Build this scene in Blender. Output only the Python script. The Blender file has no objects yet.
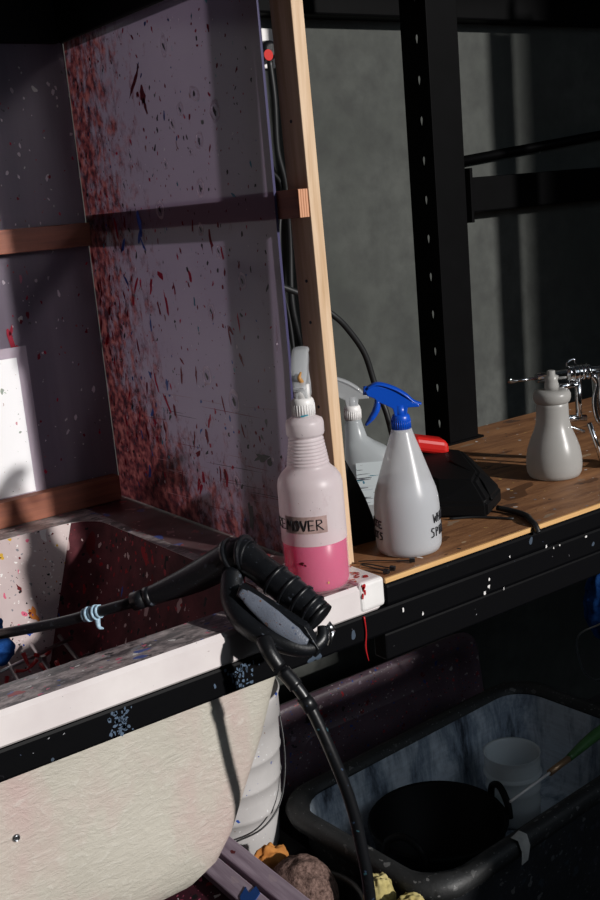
import bpy, bmesh, math, random
from mathutils import Vector, Matrix, noise
random.seed(11)
scene = bpy.context.scene
COL = scene.collection
PI = math.pi

# ------------------------------------------------------------------ camera
cd = bpy.data.cameras.new('camera')
cam = bpy.data.objects.new('camera', cd); COL.objects.link(cam)
R3 = ((0.80613972, 0.19969207, -0.55701151),
      (-0.5853324, 0.13111538, -0.8001217),
      (-0.08674518, 0.97104677, 0.22258356))
m = Matrix.Identity(4)
for i in range(3):
    for j in range(3):
        m[i][j] = R3[i][j]
m.translation = Vector((0, 0, 1.35))
cam.matrix_world = m
cd.sensor_fit = 'AUTO'; cd.sensor_width = 36; cd.lens = 1070 * 36 / 900
cd.clip_start = 0.02
scene.camera = cam

# ------------------------------------------------------------------ world, sun, exposure
w = bpy.data.worlds.new('world'); scene.world = w; w.use_nodes = True
w.node_tree.nodes['Background'].inputs[0].default_value = (0.72, 0.85, 1.0, 1)
w.node_tree.nodes['Background'].inputs[1].default_value = 0.02
sd = bpy.data.lights.new('sun', 'SUN'); sd.energy = 3.5; sd.angle = math.radians(2.0); sd.color = (1.0, 0.965, 0.93)
sun = bpy.data.objects.new('sun', sd); COL.objects.link(sun)
sun.rotation_euler = Vector((-0.27, 1.0, -0.345)).to_track_quat('-Z', 'Y').to_euler()
sun.location = (3, -3, 3)
ad = bpy.data.lights.new('added_fill_light', 'AREA'); ad.shape = 'RECTANGLE'; ad.size = 1.9; ad.size_y = 1.1; ad.energy = 6; ad.color = (.78, .89, 1.0)  # soft area fill added to lift the dim lower parts
fill_light = bpy.data.objects.new('added_fill_light', ad); COL.objects.link(fill_light)
fill_light.location = (1.5, -.72, 1.9); fill_light.rotation_euler = Vector((0, 1, -.35)).to_track_quat('-Z', 'Y').to_euler()
scene.view_settings.view_transform = 'Standard'
scene.view_settings.look = 'None'
scene.view_settings.exposure = 0.0
scene.view_settings.gamma = 1.0
scene.view_settings.use_curve_mapping = False

# ------------------------------------------------------------------ material helpers
class NT:
    def __init__(s, name):
        s.m = bpy.data.materials.new(name); s.m.use_nodes = True
        s.t = s.m.node_tree; s.N = s.t.nodes; s.L = s.t.links
        s.out = s.N['Material Output']; s.p = s.N['Principled BSDF']
        s.co = s.N.new('ShaderNodeTexCoord').outputs['Object']
    def n(s, kind, **kw):
        x = s.N.new('ShaderNode' + kind)
        for k, v in kw.items():
            if k.startswith('i_'):
                x.inputs[k[2:].replace('_', ' ')].default_value = v
            else:
                setattr(x, k, v)
        return x
    def link(s, a, b): s.L.new(a, b)
    def scaled(s, sc, rot=(0, 0, 0)):
        x = s.n('Mapping'); s.link(s.co, x.inputs['Vector'])
        x.inputs['Scale'].default_value = sc; x.inputs['Rotation'].default_value = rot
        return x.outputs[0]
    def warp(s, co, scale, amt):
        nz = s.n('TexNoise', i_Scale=scale, i_Detail=2.0); s.link(co, nz.inputs['Vector'])
        sub = s.n('VectorMath', operation='SUBTRACT'); s.link(nz.outputs['Color'], sub.inputs[0]); sub.inputs[1].default_value = (.5, .5, .5)
        sc = s.n('VectorMath', operation='SCALE'); s.link(sub.outputs[0], sc.inputs[0]); sc.inputs['Scale'].default_value = amt
        ad = s.n('VectorMath', operation='ADD'); s.link(co, ad.inputs[0]); s.link(sc.outputs[0], ad.inputs[1])
        return ad.outputs[0]
    def ramp(s, fac, stops, interp='LINEAR'):
        r = s.n('ValToRGB'); r.color_ramp.interpolation = interp
        e = r.color_ramp.elements
        while len(e) > 1: e.remove(e[-1])
        e[0].position = stops[0][0]; e[0].color = col4(stops[0][1])
        for p, c in stops[1:]:
            k = e.new(p); k.color = col4(c)
        s.link(fac, r.inputs[0]); return r.outputs[0]
    def mix(s, fac, a, b):
        x = s.n('Mix', data_type='RGBA')
        for v, i in ((fac, 0), (a, 6), (b, 7)):
            if hasattr(v, 'links'): s.link(v, x.inputs[i])
            elif i == 0: x.inputs[0].default_value = v
            else: x.inputs[i].default_value = col4(v)
        return x.outputs[2]
    def math(s, op, a, b=None):
        x = s.n('Math', operation=op)
        for v, i in ((a, 0), (b, 1)):
            if v is None: continue
            if hasattr(v, 'links'): s.link(v, x.inputs[i])
            else: x.inputs[i].default_value = v
        return x.outputs[0]
    def noise(s, scale, detail=4, co=None, rough=.55):
        x = s.n('TexNoise', i_Scale=scale, i_Detail=float(detail), i_Roughness=rough)
        s.link(co or s.co, x.inputs['Vector']); return x.outputs['Fac']
    def bump(s, h, strength=.3, dist=.002):
        b = s.n('Bump'); b.inputs['Strength'].default_value = strength; b.inputs['Distance'].default_value = dist
        s.link(h, b.inputs['Height']); s.link(b.outputs[0], s.p.inputs['Normal']); return b.outputs[0]
    def base(s, c):
        if hasattr(c, 'links'): s.link(c, s.p.inputs['Base Color'])
        else: s.p.inputs['Base Color'].default_value = col4(c)
    def splats(s, under, layers):
        """layers: (scale, threshold, [paint colours], stretch vector) - flecks of dried paint"""
        c = under
        for k, (scale, th, cols, st) in enumerate(layers):
            v = s.warp(s.scaled(st, (0.2 * k, .3 * k, .15 * k)), scale * 1.3, 1.1 / scale)
            vo = s.n('TexVoronoi'); vo.inputs['Scale'].default_value = scale; s.link(v, vo.inputs['Vector'])
            sep = s.n('SeparateColor'); s.link(vo.outputs['Color'], sep.inputs[0])
            rad = s.math('MULTIPLY', sep.outputs[1], th)
            mask = s.math('LESS_THAN', vo.outputs['Distance'], rad)
            stops = [(i / len(cols), cc) for i, cc in enumerate(cols)]
            pc = s.ramp(sep.outputs[0], stops, 'CONSTANT')
            c = s.mix(mask, c, pc)
        return c

def col4(c):
    return (c[0], c[1], c[2], 1.0) if len(c) == 3 else tuple(c)

def simple(name, c, rough=.5, metal=0.0, var=.0, vscale=30, bump=0, spec=.5):
    t = NT(name); t.p.inputs['Roughness'].default_value = rough; t.p.inputs['Metallic'].default_value = metal
    t.p.inputs['Specular IOR Level'].default_value = spec
    if var:
        d = tuple(max(0, x * (1 - var)) for x in c); b = tuple(min(1, x * (1 + var)) for x in c)
        t.base(t.ramp(t.noise(vscale), [(.3, d), (.7, b)]))
    else: t.base(c)
    if bump: t.bump(t.noise(vscale * 4), bump)
    return t.m

def flecked(name, c, flecks, rough=.5, amt=.25, scale=60, var=.2, bump=.2, spec=.5):
    t = NT(name); t.p.inputs['Roughness'].default_value = rough; t.p.inputs['Specular IOR Level'].default_value = spec
    d = tuple(x * (1 - var) for x in c); b = tuple(min(1, x * (1 + var)) for x in c)
    u = t.ramp(t.noise(12), [(.3, d), (.7, b)])
    t.base(t.splats(u, [(scale, amt, flecks, (1, 1, 1)), (scale * 2.6, amt, flecks, (1, 1, 1.4))]))
    t.bump(t.noise(scale * 3), bump)
    return t.m

def cloudy(name, c, tint=None, clear=.2, trans=.45, rough=.35, extra=None, frost=0):
    """cloudy translucent plastic: a share of diffuse transmission and a share of clear see-through"""
    t = NT(name); t.p.inputs['Roughness'].default_value = rough
    colr = extra(t) if extra else None; cover = None
    if isinstance(colr, tuple): colr, cover = colr
    if colr is not None: t.base(colr)
    else: t.base(c)
    tr = t.n('BsdfTranslucent')
    if colr is not None and tint is None: t.link(colr, tr.inputs['Color'])
    else: tr.inputs['Color'].default_value = col4(tint or c)
    a = t.n('MixShader'); a.inputs[0].default_value = trans
    t.link(t.p.outputs[0], a.inputs[1]); t.link(tr.outputs[0], a.inputs[2])
    if frost:   # frosted sheet: things touching it stay legible, things further off blur away
        tp = t.n('BsdfRefraction'); tp.inputs['Color'].default_value = (.85, .8, .88, 1); tp.inputs['Roughness'].default_value = frost; tp.inputs['IOR'].default_value = 1.08
    else:
        tp = t.n('BsdfTransparent'); tp.inputs['Color'].default_value = (1, 1, 1, 1)
    b = t.n('MixShader'); b.inputs[0].default_value = clear
    if cover is not None: t.link(t.math('MULTIPLY', t.math('SUBTRACT', 1.0, cover), clear), b.inputs[0])
    t.link(a.outputs[0], b.inputs[1]); t.link(tp.outputs[0], b.inputs[2])
    t.link(b.outputs[0], t.out.inputs['Surface'])
    return t.m

RED = (.32, .012, .02); DRED = (.12, .008, .012); BLUE = (.015, .06, .30); TEAL = (.02, .22, .28)
YEL = (.55, .33, .04); WHT = (.75, .73, .72); BLK = (.012, .012, .014); ORG = (.5, .16, .03); PNK = (.6, .12, .2)
GRN = (.06, .2, .08); GRY = (.2, .2, .22)

# ---- concrete
t = NT('concrete_wall'); t.p.inputs['Roughness'].default_value = .85
n1 = t.noise(2.2, 6); n2 = t.noise(26, 5)
c = t.ramp(n1, [(.34, (.040, .045, .040)), (.66, (.082, .087, .080))])
c = t.mix(t.ramp(n2, [(.35, (0, 0, 0)), (.7, (.75, .75, .75))]), c, (.034, .036, .034))
c = t.splats(c, [(9, .05, [(.16, .16, .14)], (1, 1, .2))])
t.base(c); t.bump(n2, .25, .003); M_CONC = t.m
M_FLOOR = flecked('concrete_floor', (.045, .042, .042), [DRED, GRY, BLUE], .8, .2, 20)
M_BACKW = simple('dark_plaster', (.10, .10, .10), .9, var=.15)

# ---- tub plastics
t = NT('rim_gelcoat'); t.p.inputs['Roughness'].default_value = .38
u = t.ramp(t.noise(9), [(.35, (.66, .60, .60)), (.7, (.80, .75, .74))])
u = t.splats(u, [(120, .10, [DRED, GRY, PNK], (1, 1, 1))])
gn = t.n('NewGeometry'); sx = t.n('SeparateXYZ'); t.link(gn.outputs['Normal'], sx.inputs[0])
up = t.math('GREATER_THAN', sx.outputs[2], .75)
dn = t.noise(34, 8, t.warp(t.scaled((.8, 2.0, 1)), 18, .05), .75)
dirt = t.ramp(dn, [(.36, (.015, .014, .016)), (.46, (.09, .075, .08)), (.53, (.28, .23, .23)), (.66, (.55, .48, .48))])
dirt = t.splats(dirt, [(34, .36, [RED, GRY, BLK, WHT, BLUE, GRY], (1, 2, 1)), (90, .35, [WHT, BLK, PNK, BLUE, GRY], (1, 1.6, 1))])
rx = t.n('SeparateXYZ'); t.link(t.co, rx.inputs[0])
deck = t.math('MULTIPLY', t.math('GREATER_THAN', rx.outputs[0], .47), t.math('GREATER_THAN', t.math('ADD', rx.outputs[1], t.math('MULTIPLY', t.noise(30), .06)), -.17))
ddirt = t.splats((.06, .012, .016), [(40, .36, [RED, BLK, DRED, (.3, .15, .15), BLUE], (1, 1, 1)), (110, .32, [DRED, BLK, (.4, .3, .3)], (1, 1, 1))])
dirt = t.mix(deck, dirt, ddirt)
amt = t.math('MULTIPLY', up, t.ramp(t.noise(7, 3), [(.30, (.72, .72, .72)), (.62, (1, 1, 1))]))
t.base(t.mix(amt, u, dirt)); t.bump(t.noise(60), .12); M_RIM = t.m

t = NT('fibreglass_outside'); t.p.inputs['Roughness'].default_value = .55
fn = t.noise(70, 5, t.warp(t.scaled((1, 1, 2.2)), 22, .05), .65)
u = t.ramp(t.noise(5, 5), [(.3, (.45, .42, .36)), (.7, (.56, .53, .46))])
pk = t.ramp(t.noise(6.5, 6, t.scaled((1.2, 1, .6))), [(.50, (0, 0, 0)), (.74, (.5, .5, .5))])
u = t.mix(pk, u, (.55, .27, .30))
u = t.mix(t.ramp(fn, [(.55, (0, 0, 0)), (.68, (.35, .35, .35))]), u, (.70, .68, .62))
t.base(u); t.bump(fn, .55, .004); M_FIBRE = t.m

t = NT('basin_inside'); t.p.inputs['Roughness'].default_value = .75; t.p.inputs['Specular IOR Level'].default_value = .2
u = t.ramp(t.noise(8), [(.3, (.46, .37, .37)), (.7, (.62, .53, .52))])
u = t.splats(u, [(26, .22, [RED, YEL, BLUE, ORG, WHT, DRED], (1, 1, .5)), (60, .30, [WHT, YEL, DRED, BLK, BLUE, ORG, PNK], (1, 1, .8)), (150, .32, [WHT, DRED, GRY, BLK, WHT], (1, 1, 1))])
px = t.n('SeparateXYZ'); t.link(t.co, px.inputs[0])
heavy = t.math('GREATER_THAN', t.math('ADD', px.outputs[0], t.math('MULTIPLY', px.outputs[2], -.38)), .300)
dk = t.splats(t.ramp(t.noise(18, 6), [(.35, (.05, .012, .016)), (.65, (.15, .035, .045))]), [(34, .34, [RED, BLK, (.5, .05, .07), BLUE, (.5, .35, .35), DRED], (1, 1, .5)), (100, .34, [BLK, RED, (.6, .45, .45), (.4, .04, .06), BLK], (1, 1, .8))])
t.base(t.mix(heavy, u, dk)); t.bump(t.noise(90), .3); M_BASIN = t.m

# ---- splash panels
def panel_col(t):
    px = t.n('SeparateXYZ'); t.link(t.co, px.inputs[0])
    u = t.ramp(t.noise(3.5, 5), [(.3, (.33, .25, .38)), (.7, (.44, .34, .48))])
    sc = t.noise(60, 3, t.scaled((1, .25, 3)), .6)
    u = t.mix(t.ramp(sc, [(.55, (0, 0, 0)), (.75, (.25, .25, .25))]), u, (.42, .36, .44))
    u = t.splats(u, [(45, .13, [DRED, RED, BLK, BLUE, WHT, DRED, TEAL, BLK], (1, 1, .7)), (130, .12, [DRED, BLK, WHT, RED], (1, 1, .8))])
    # caked red paint close to the corner (object Y from 1.6 down to 1.35), falling off with distance
    g = t.n('MapRange'); t.link(px.outputs[1], g.inputs[0])
    for i, v in ((1, -.02), (2, .26), (3, 0), (4, 1)): g.inputs[i].default_value = v
    zg = t.n('MapRange'); t.link(px.outputs[2], zg.inputs[0])
    for i, v in ((1, .20), (2, .0), (3, 0), (4, .30)): zg.inputs[i].default_value = v
    nz = t.noise(42, 8, t.warp(t.scaled((1, 1, .6)), 40, .02), .75)
    a = t.math('ADD', t.math('ADD', t.math('MULTIPLY', g.outputs[0], .34), zg.outputs[0]), nz)
    msk = t.ramp(a, [(.63, (0, 0, 0)), (.80, (.95, .95, .95))])
    rc = t.ramp(t.noise(70, 6), [(.38, (.04, .006, .010)), (.5, (.20, .035, .038)), (.64, (.44, .13, .12))])
    return t.mix(msk, u, rc), msk
M_PANEL = cloudy('purple_splash_plastic', (.3, .2, .3), clear=.26, trans=.62, rough=.35, extra=panel_col, frost=.45)
def back_col(t):
    u = t.ramp(t.noise(4, 5, t.scaled((5, 1, .3))), [(.3, (.13, .10, .145)), (.7, (.22, .18, .235))])
    return t.splats(u, [(24, .15, [RED, WHT, DRED, PNK, WHT], (1, 1, .6)), (90, .16, [WHT, RED, DRED, WHT, BLK], (1, 1, .7))])
M_BPANEL = cloudy('back_splash_plastic', (.3, .2, .3), clear=.10, trans=.3, rough=.35, extra=back_col, frost=.35)
M_PEDGE = simple('panel_edge', (.055, .05, .12), .3)

# ---- wood
def wood(name, a, b, stretch, flecks=None, rough=.6, scale=8, amt=.3):
    t = NT(name); t.p.inputs['Roughness'].default_value = rough
    co = t.scaled(stretch)
    n1 = t.noise(scale, 6, t.warp(co, 2, .15)); n2 = t.noise(scale * 4, 3, co)
    c = t.ramp(n1, [(.32, a), (.68, b)])
    c = t.mix(t.math('MULTIPLY', n2, .25), c, tuple(x * .6 for x in a))
    if flecks: c = t.splats(c, flecks)
    t.base(c); t.bump(n2, .15); return t.m
M_PINE = wood('pine_batten', (.56, .36, .20), (.78, .58, .40), (12, 12, .8))
M_RAILW = wood('red_stained_rail', (.17, .045, .025), (.30, .10, .05), (1, 14, 14))
M_RAILY = wood('brown_rail', (.17, .045, .025), (.30, .10, .05), (14, 1, 14))
M_PLY = wood('worn_plywood', (.17, .070, .030), (.42, .20, .085), (1.6, 9, 9),
             [(9, .30, [(.05, .022, .012), (.16, .085, .045), (.07, .03, .015), (.12, .05, .02)], (.5, 1.3, 1)), (26, .36, [(.10, .05, .03), (.30, .20, .13), (.12, .05, .02), (.45, .30, .18)], (.6, 1.6, 1)), (70, .2, [WHT, BLK, (.09, .04, .02), GRY, (.5, .3, .1)], (1, 1, 1)),
              (14, .10, [TEAL, (.05, .02, .03), GRY], (.6, 2, 1))], .55, 7)
M_PLYE = wood('ply_edge', (.62, .34, .12), (.78, .48, .20), (1, 1, 30))
M_SCRW = wood('purple_stained_frame', (.30, .22, .28), (.52, .42, .50), (12, 1, 12), [(50, .28, [DRED, (.45, .35, .4), BLK, PNK], (1, .6, 1))])

# ---- metals and blacks
t = NT('black_steel'); t.p.inputs['Roughness'].default_value = .5; t.p.inputs['Specular IOR Level'].default_value = .08
c = t.splats((.0022, .0023, .003), [(16, .10, [(.06, .08, .11), BLK, (.09, .1, .12)], (1, 1, 1)), (60, .08, [(.3, .3, .32), (.04, .05, .08), BLK], (1, 1, 1))])
t.base(c); t.bump(t.noise(80), .1); M_BLKST = t.m
M_RACK = simple('rack_paint', (.0020, .0020, .0023), .5, 0, .2, 20, spec=.05)
M_BLKP = simple('black_plastic', (.006, .0065, .008), .38, 0, .25, 60, .15)
M_GUNP = flecked('gun_plastic', (.006, .007, .009), [(.03, .035, .045), (.01, .01, .015), (.06, .07, .09), (.02, .02, .03)], .38, .25, 120, .3, .12)
M_TRIG = flecked('worn_trigger', (.15, .17, .215), [(.05, .03, .04), (.2, .21, .25), (.16, .08, .05), (.06, .08, .14)], .35, .3, 200, .35, .3)
M_HOSE = flecked('black_rubber', (.006, .0065, .008), [(.03, .05, .09), BLK, (.03, .08, .1)], .35, .25, 40, .2, .1)
M_CABLE = simple('cable_rubber', (.010, .011, .012), .45)
M_CHROME = simple('chrome', (.72, .73, .75), .12, 1.0)
M_STEEL = simple('dull_steel', (.42, .43, .45), .3, 1.0)
M_REDP = simple('red_plastic', (.55, .015, .012), .3)
M_WHITEP = simple('white_plastic', (.80, .78, .77), .4, 0, .05, 30)
M_DARKCL = simple('black_sheet', (.0035, .0035, .004), .6, spec=.15)
M_TAPE = simple('grey_tape', (.42, .41, .39), .6, 0, .2, 60)

# ---- bottles
def dirty_white(t):
    u = t.ramp(t.noise(9, 6, t.scaled((1, 1, .5))), [(.42, (.82, .73, .75)), (.66, (.92, .87, .88))])
    u = t.mix(t.ramp(t.noise(30, 6, t.scaled((1, 1, .6)), .7), [(.60, (0, 0, 0)), (.80, (.5, .5, .5))]), u, (.45, .28, .30))
    return t.splats(u, [(200, .10, [DRED, (.5, .3, .3), BLK, (.5, .4, .4)], (1, 1, 1))])
M_PBOT = cloudy('dirty_bottle_plastic', (.8, .74, .75), clear=.16, trans=.28, rough=.38, extra=dirty_white)
M_PWET = cloudy('wet_bottle_plastic', (.9, .72, .78), clear=.72, trans=.4, rough=.3)
M_PINKL = cloudy('pink_liquid', (.92, .05, .28), clear=.0, trans=.45, rough=.3)
M_CBOT = cloudy('milky_bottle_plastic', (.76, .77, .79), clear=.24, trans=.40, rough=.28)
M_CLIQ = cloudy('milky_liquid', (.56, .58, .63), clear=.0, trans=.40, rough=.3)
M_B2 = cloudy('grey_bottle_plastic', (.62, .66, .68), clear=.22, trans=.4, rough=.25)
M_CLEAR = cloudy('clear_trigger_plastic', (.66, .68, .70), clear=.45, trans=.3, rough=.12)
M_FLASK = cloudy('flask_plastic', (.50, .49, .47), clear=.03, trans=.35, rough=.3)
M_JAR = cloudy('jar_plastic', (.85, .9, .92), clear=.3, trans=.3, rough=.15)
M_BLUEP = simple('blue_plastic', (.004, .075, .52), .32)
M_INK = simple('marker_ink', (.008, .008, .012), .5)
M_PTAPE = simple('brown_tape', (.40, .27, .25), .5, 0, .25, 90)
def lblf(t):
    return t.splats((.62, .68, .70), [(150, .45, [(.08, .08, .1), (.5, .55, .6), (.02, .18, .25)], (.25, .25, 3)), (90, .3, [TEAL, (.6, .6, .6), (.05, .2, .3)], (1, 1, 1))])
M_LABEL = cloudy('printed_label', (.6, .6, .6), clear=.0, trans=.2, rough=.4, extra=lblf)
t = NT('paper'); t.p.inputs['Roughness'].default_value = .6
c = t.splats((.86, .86, .88), [(40, .11, [(.35, .4, .38), (.6, .3, .34), (.3, .35, .3), (.5, .5, .5)], (1, 1, .7)), (130, .13, [(.3, .32, .3), (.6, .5, .5), (.4, .5, .4)], (1, 1, 1))])
t.base(c); M_PAPER = t.m
M_SLEEVE = cloudy('plastic_sleeve', (.55, .47, .55), clear=.25, trans=.1, rough=.3)

# ---- trough
t = NT('trough_inside'); t.p.inputs['Roughness'].default_value = .6
a = t.noise(5, 7, t.warp(t.scaled((2.5, 2.5, .6)), 6, .1), .7); b = t.noise(60, 5, t.scaled((.5, .5, 3)))
c = t.ramp(a, [(.38, (.02, .03, .045)), (.47, (.30, .37, .46)), (.58, (.72, .80, .88))])
c = t.mix(t.math('MULTIPLY', b, .5), c, (.05, .06, .09)); t.base(c); t.bump(b, .2); M_TRIN = t.m
M_TROUT = flecked('trough_outside', (.020, .022, .026), [(.08, .085, .09), (.04, .04, .05), (.12, .12, .12), (.03, .04, .05)], .5, .3, 45, .3, .2)
M_RIMG = flecked('trough_rim', (.022, .023, .024), [(.08, .08, .08), (.015, .015, .015), (.14, .14, .14)], .55, .3, 60, .3, .3)
M_LID = flecked('lid_plastic', (.13, .085, .11), [(.5, .04, .05), (.3, .03, .04), BLK, (.3, .24, .3), DRED, BLUE, (.5, .45, .45)], .4, .32, 55, .3, .2)
M_BUCK = flecked('white_bucket_plastic', (.46, .445, .44), [(.25, .16, .12), (.5, .5, .5), BLUE, (.7, .7, .7), (.6, .6, .6)], .45, .2, 45, .08, .1)
def fuzzy(name, a, b, sc=70, bs=1.0):
    t = NT(name); t.p.inputs['Roughness'].default_value = .95; t.p.inputs['Specular IOR Level'].default_value = .1
    n = t.noise(sc, 5, None, .7); t.base(t.ramp(n, [(.35, a), (.65, b)])); t.bump(n, bs, .004); return t.m
M_TOWEL = fuzzy('brown_towel', (.06, .036, .03), (.26, .17, .145), 150, 1.0)
M_ORCL = fuzzy('orange_cloth', (.32, .12, .03), (.50, .22, .06), 20, .3)
M_YECL = fuzzy('yellow_cloth', (.30, .25, .08), (.55, .47, .22), 16, .3)
M_BLCL = fuzzy('blue_cloth', (.004, .03, .14), (.02, .09, .32), 60, .6)
t = NT('screen_mesh'); t.p.inputs['Roughness'].default_value = .5
t.base(t.splats((.06, .012, .022), [(60, .42, [RED, PNK, BLK, (.55, .06, .14), WHT, BLK, PNK], (1, 1, 1)), (160, .3, [WHT, PNK, BLK], (1, 1, 1))])); M_MESH = t.m
M_GREEN = simple('green_plastic', (.05, .14, .04), .4, 0, .2, 30)
M_BRASS = simple('copper_ferrule', (.45, .28, .16), .4, .6)
M_REDPT = simple('red_paint', (.42, .015, .018), .35)

# ------------------------------------------------------------------ mesh helpers
def tagm(bm, start, mi):
    for f in list(bm.faces)[start:]: f.material_index = mi

def box(bm, lo, hi, mi=0, bev=0.0, seg=2):
    b2 = bmesh.new()
    bmesh.ops.create_cube(b2, size=1)
    for v in b2.verts:
        for i in range(3): v.co[i] = lo[i] + (v.co[i] + .5) * (hi[i] - lo[i])
    if bev: bmesh.ops.bevel(b2, geom=list(b2.edges), offset=bev, segments=seg, affect='EDGES', profile=.5)
    merge(bm, b2, mi)

def merge(bm, b2, mi=0, mat=None, keep=False):
    if mat is not None: b2.transform(mat)
    mp = {}
    for v in b2.verts: mp[v] = bm.verts.new(v.co)
    for f in b2.faces:
        try:
            nf = bm.faces.new([mp[v] for v in f.verts]); nf.material_index = f.material_index if keep else mi; nf.smooth = f.smooth
        except ValueError: pass
    b2.free()

def loft(bm, rings, mi=0, cap0=True, cap1=True, smooth=True, closed=True):
    vs = [[bm.verts.new(p) for p in r] for r in rings]
    n = len(vs[0])
    for a, b in zip(vs, vs[1:]):
        for i in range(n if closed else n - 1):
            j = (i + 1) % n
            try: f = bm.faces.new((a[i], a[j], b[j], b[i])); f.material_index = mi; f.smooth = smooth
            except ValueError: pass
    if cap0: f = bm.faces.new(list(reversed(vs[0]))); f.material_index = mi
    if cap1: f = bm.faces.new(vs[-1]); f.material_index = mi
    return vs

def smoothpath(pts, k=6):
    P = [Vector(p) for p in pts]
    if len(P) < 3: return P
    Q = [2 * P[0] - P[1]] + P + [2 * P[-1] - P[-2]]
    out = []
    for i in range(1, len(Q) - 2):
        p0, p1, p2, p3 = Q[i - 1:i + 3]
        for s in range(k):
            u = s / k
            out.append(.5 * ((2 * p1) + (-p0 + p2) * u + (2 * p0 - 5 * p1 + 4 * p2 - p3) * u * u + (-p0 + 3 * p1 - 3 * p2 + p3) * u ** 3))
    out.append(P[-1]); return out

def tube(bm, pts, r, seg=10, mi=0, smooth=6, flat=1.0, upv=None):
    """r: number or list (one per given point); flat squashes the section along its second axis"""
    n0 = len(pts)
    P = smoothpath(pts, smooth) if smooth and n0 > 2 else [Vector(p) for p in pts]
    def rad(i):
        if not isinstance(r, (list, tuple)): return r
        u = i / (len(P) - 1) * (n0 - 1); k = min(int(u), n0 - 2); return r[k] + (r[k + 1] - r[k]) * (u - k)
    rings = []; prev = Vector(upv) if upv else None
    for i, p in enumerate(P):
        d = (P[min(i + 1, len(P) - 1)] - P[max(i - 1, 0)]).normalized()
        if prev is None: prev = Vector((0, 0, 1)) if abs(d.z) < .9 else Vector((1, 0, 0))
        a = (prev - d * prev.dot(d))
        a = a.normalized() if a.length > 1e-6 else d.orthogonal().normalized()
        prev = a; b = d.cross(a); rr = rad(i)
        rings.append([p + a * (math.cos(t_) * rr * flat) + b * (math.sin(t_) * rr) for t_ in [2 * PI * k / seg for k in range(seg)]])
    loft(bm, rings, mi)

def lathe(bm, prof, c=(0, 0, 0), seg=48, mi=0, cap0=True, cap1=True, sx=1, sy=1):
    rings = [[Vector((c[0] + math.cos(2 * PI * k / seg) * r * sx, c[1] + math.sin(2 * PI * k / seg) * r * sy, c[2] + z)) for k in range(seg)] for r, z in prof]
    loft(bm, rings, mi, cap0, cap1)

def prism(bm, poly, d0, d1, axis='y', mi=0, bev=0, M=None):
    """poly in the two other axes, extruded along axis from d0 to d1"""
    b2 = bmesh.new()
    def P(a, b, d): return {'y': (a, d, b), 'x': (d, a, b), 'z': (a, b, d)}[axis]
    v0 = [b2.verts.new(P(a, b, d0)) for a, b in poly]; v1 = [b2.verts.new(P(a, b, d1)) for a, b in poly]
    n = len(poly)
    b2.faces.new(v0); b2.faces.new(list(reversed(v1)))
    for i in range(n): b2.faces.new((v0[i], v1[i], v1[(i + 1) % n], v0[(i + 1) % n]))
    bmesh.ops.recalc_face_normals(b2, faces=list(b2.faces))
    if bev: bmesh.ops.bevel(b2, geom=list(b2.edges), offset=bev, segments=2, affect='EDGES', profile=.5)
    merge(bm, b2, mi, M)

def rrect(x0, x1, y0, y1, z, r, k=6):
    out = []
    for cx, cy, a0 in ((x1 - r, y1 - r, 0), (x0 + r, y1 - r, 90), (x0 + r, y0 + r, 180), (x1 - r, y0 + r, 270)):
        for i in range(k + 1):
            a = math.radians(a0 + 90 * i / k); out.append(Vector((cx + r * math.cos(a), cy + r * math.sin(a), z)))
    return out

def obj(name, bm, mats, parent=None, label=None, cat=None, group=None, kind=None, recalc=True, loc=None, autos=40):
    if recalc: bmesh.ops.recalc_face_normals(bm, faces=list(bm.faces))
    me = bpy.data.meshes.new(name); bm.to_mesh(me); bm.free()
    for mm in (mats if isinstance(mats, (list, tuple)) else [mats]): me.materials.append(mm)
    o = bpy.data.objects.new(name, me); COL.objects.link(o)
    if parent is not None: o.parent = parent
    if label: o['label'] = label
    if cat: o['category'] = cat
    if group: o['group'] = group
    if kind: o['kind'] = kind
    return o

def thing(name, label, cat, loc=(0, 0, 0), rotz=0, group=None):
    o = bpy.data.objects.new(name, None); COL.objects.link(o)
    o.location = loc; o.rotation_euler = (0, 0, rotz); o.empty_display_size = .05
    o['label'] = label; o['category'] = cat
    if group: o['group'] = group
    return o

def blob(bm, f3, u, v, su, sv, ang, mi, n=9, rough=.35, lift=.0004):
    """small irregular flake of paint; f3 maps (u, v, lift) to a 3-D point"""
    ca, sa = math.cos(ang), math.sin(ang); ps = []
    for k in range(n):
        a = 2 * PI * k / n; rr = 1 + random.uniform(-rough, rough)
        x, y = math.cos(a) * su * rr, math.sin(a) * sv * rr
        ps.append(bm.verts.new(f3(u + x * ca - y * sa, v + x * sa + y * ca, lift)))
    f = bm.faces.new(ps); f.material_index = mi

def ring(bm, f3, u, v, su, sv, ang, mi, wdt=.3, n=18, lift=.0005):
    ca, sa = math.cos(ang), math.sin(ang); A = []; B = []
    for k in range(n):
        a = 2 * PI * k / n
        for lst, s in ((A, 1 + random.uniform(-.12, .12)), (B, 1 - wdt + random.uniform(-.1, .1))):
            x, y = math.cos(a) * su * s, math.sin(a) * sv * s
            lst.append(bm.verts.new(f3(u + x * ca - y * sa, v + x * sa + y * ca, lift)))
    for k in range(n):
        f = bm.faces.new((A[k], A[(k + 1) % n], B[(k + 1) % n], B[k])); f.material_index = mi

# ------------------------------------------------------------------ the setting
bm = bmesh.new(); box(bm, (-1.6, 1.75, 0), (5.2, 1.9, 3.2)); obj('wall_back', bm, M_CONC, kind='structure')
bm = bmesh.new(); box(bm, (-1.6, -.9, -.1), (5.2, 1.9, 0)); obj('floor', bm, M_FLOOR, kind='structure')
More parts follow.
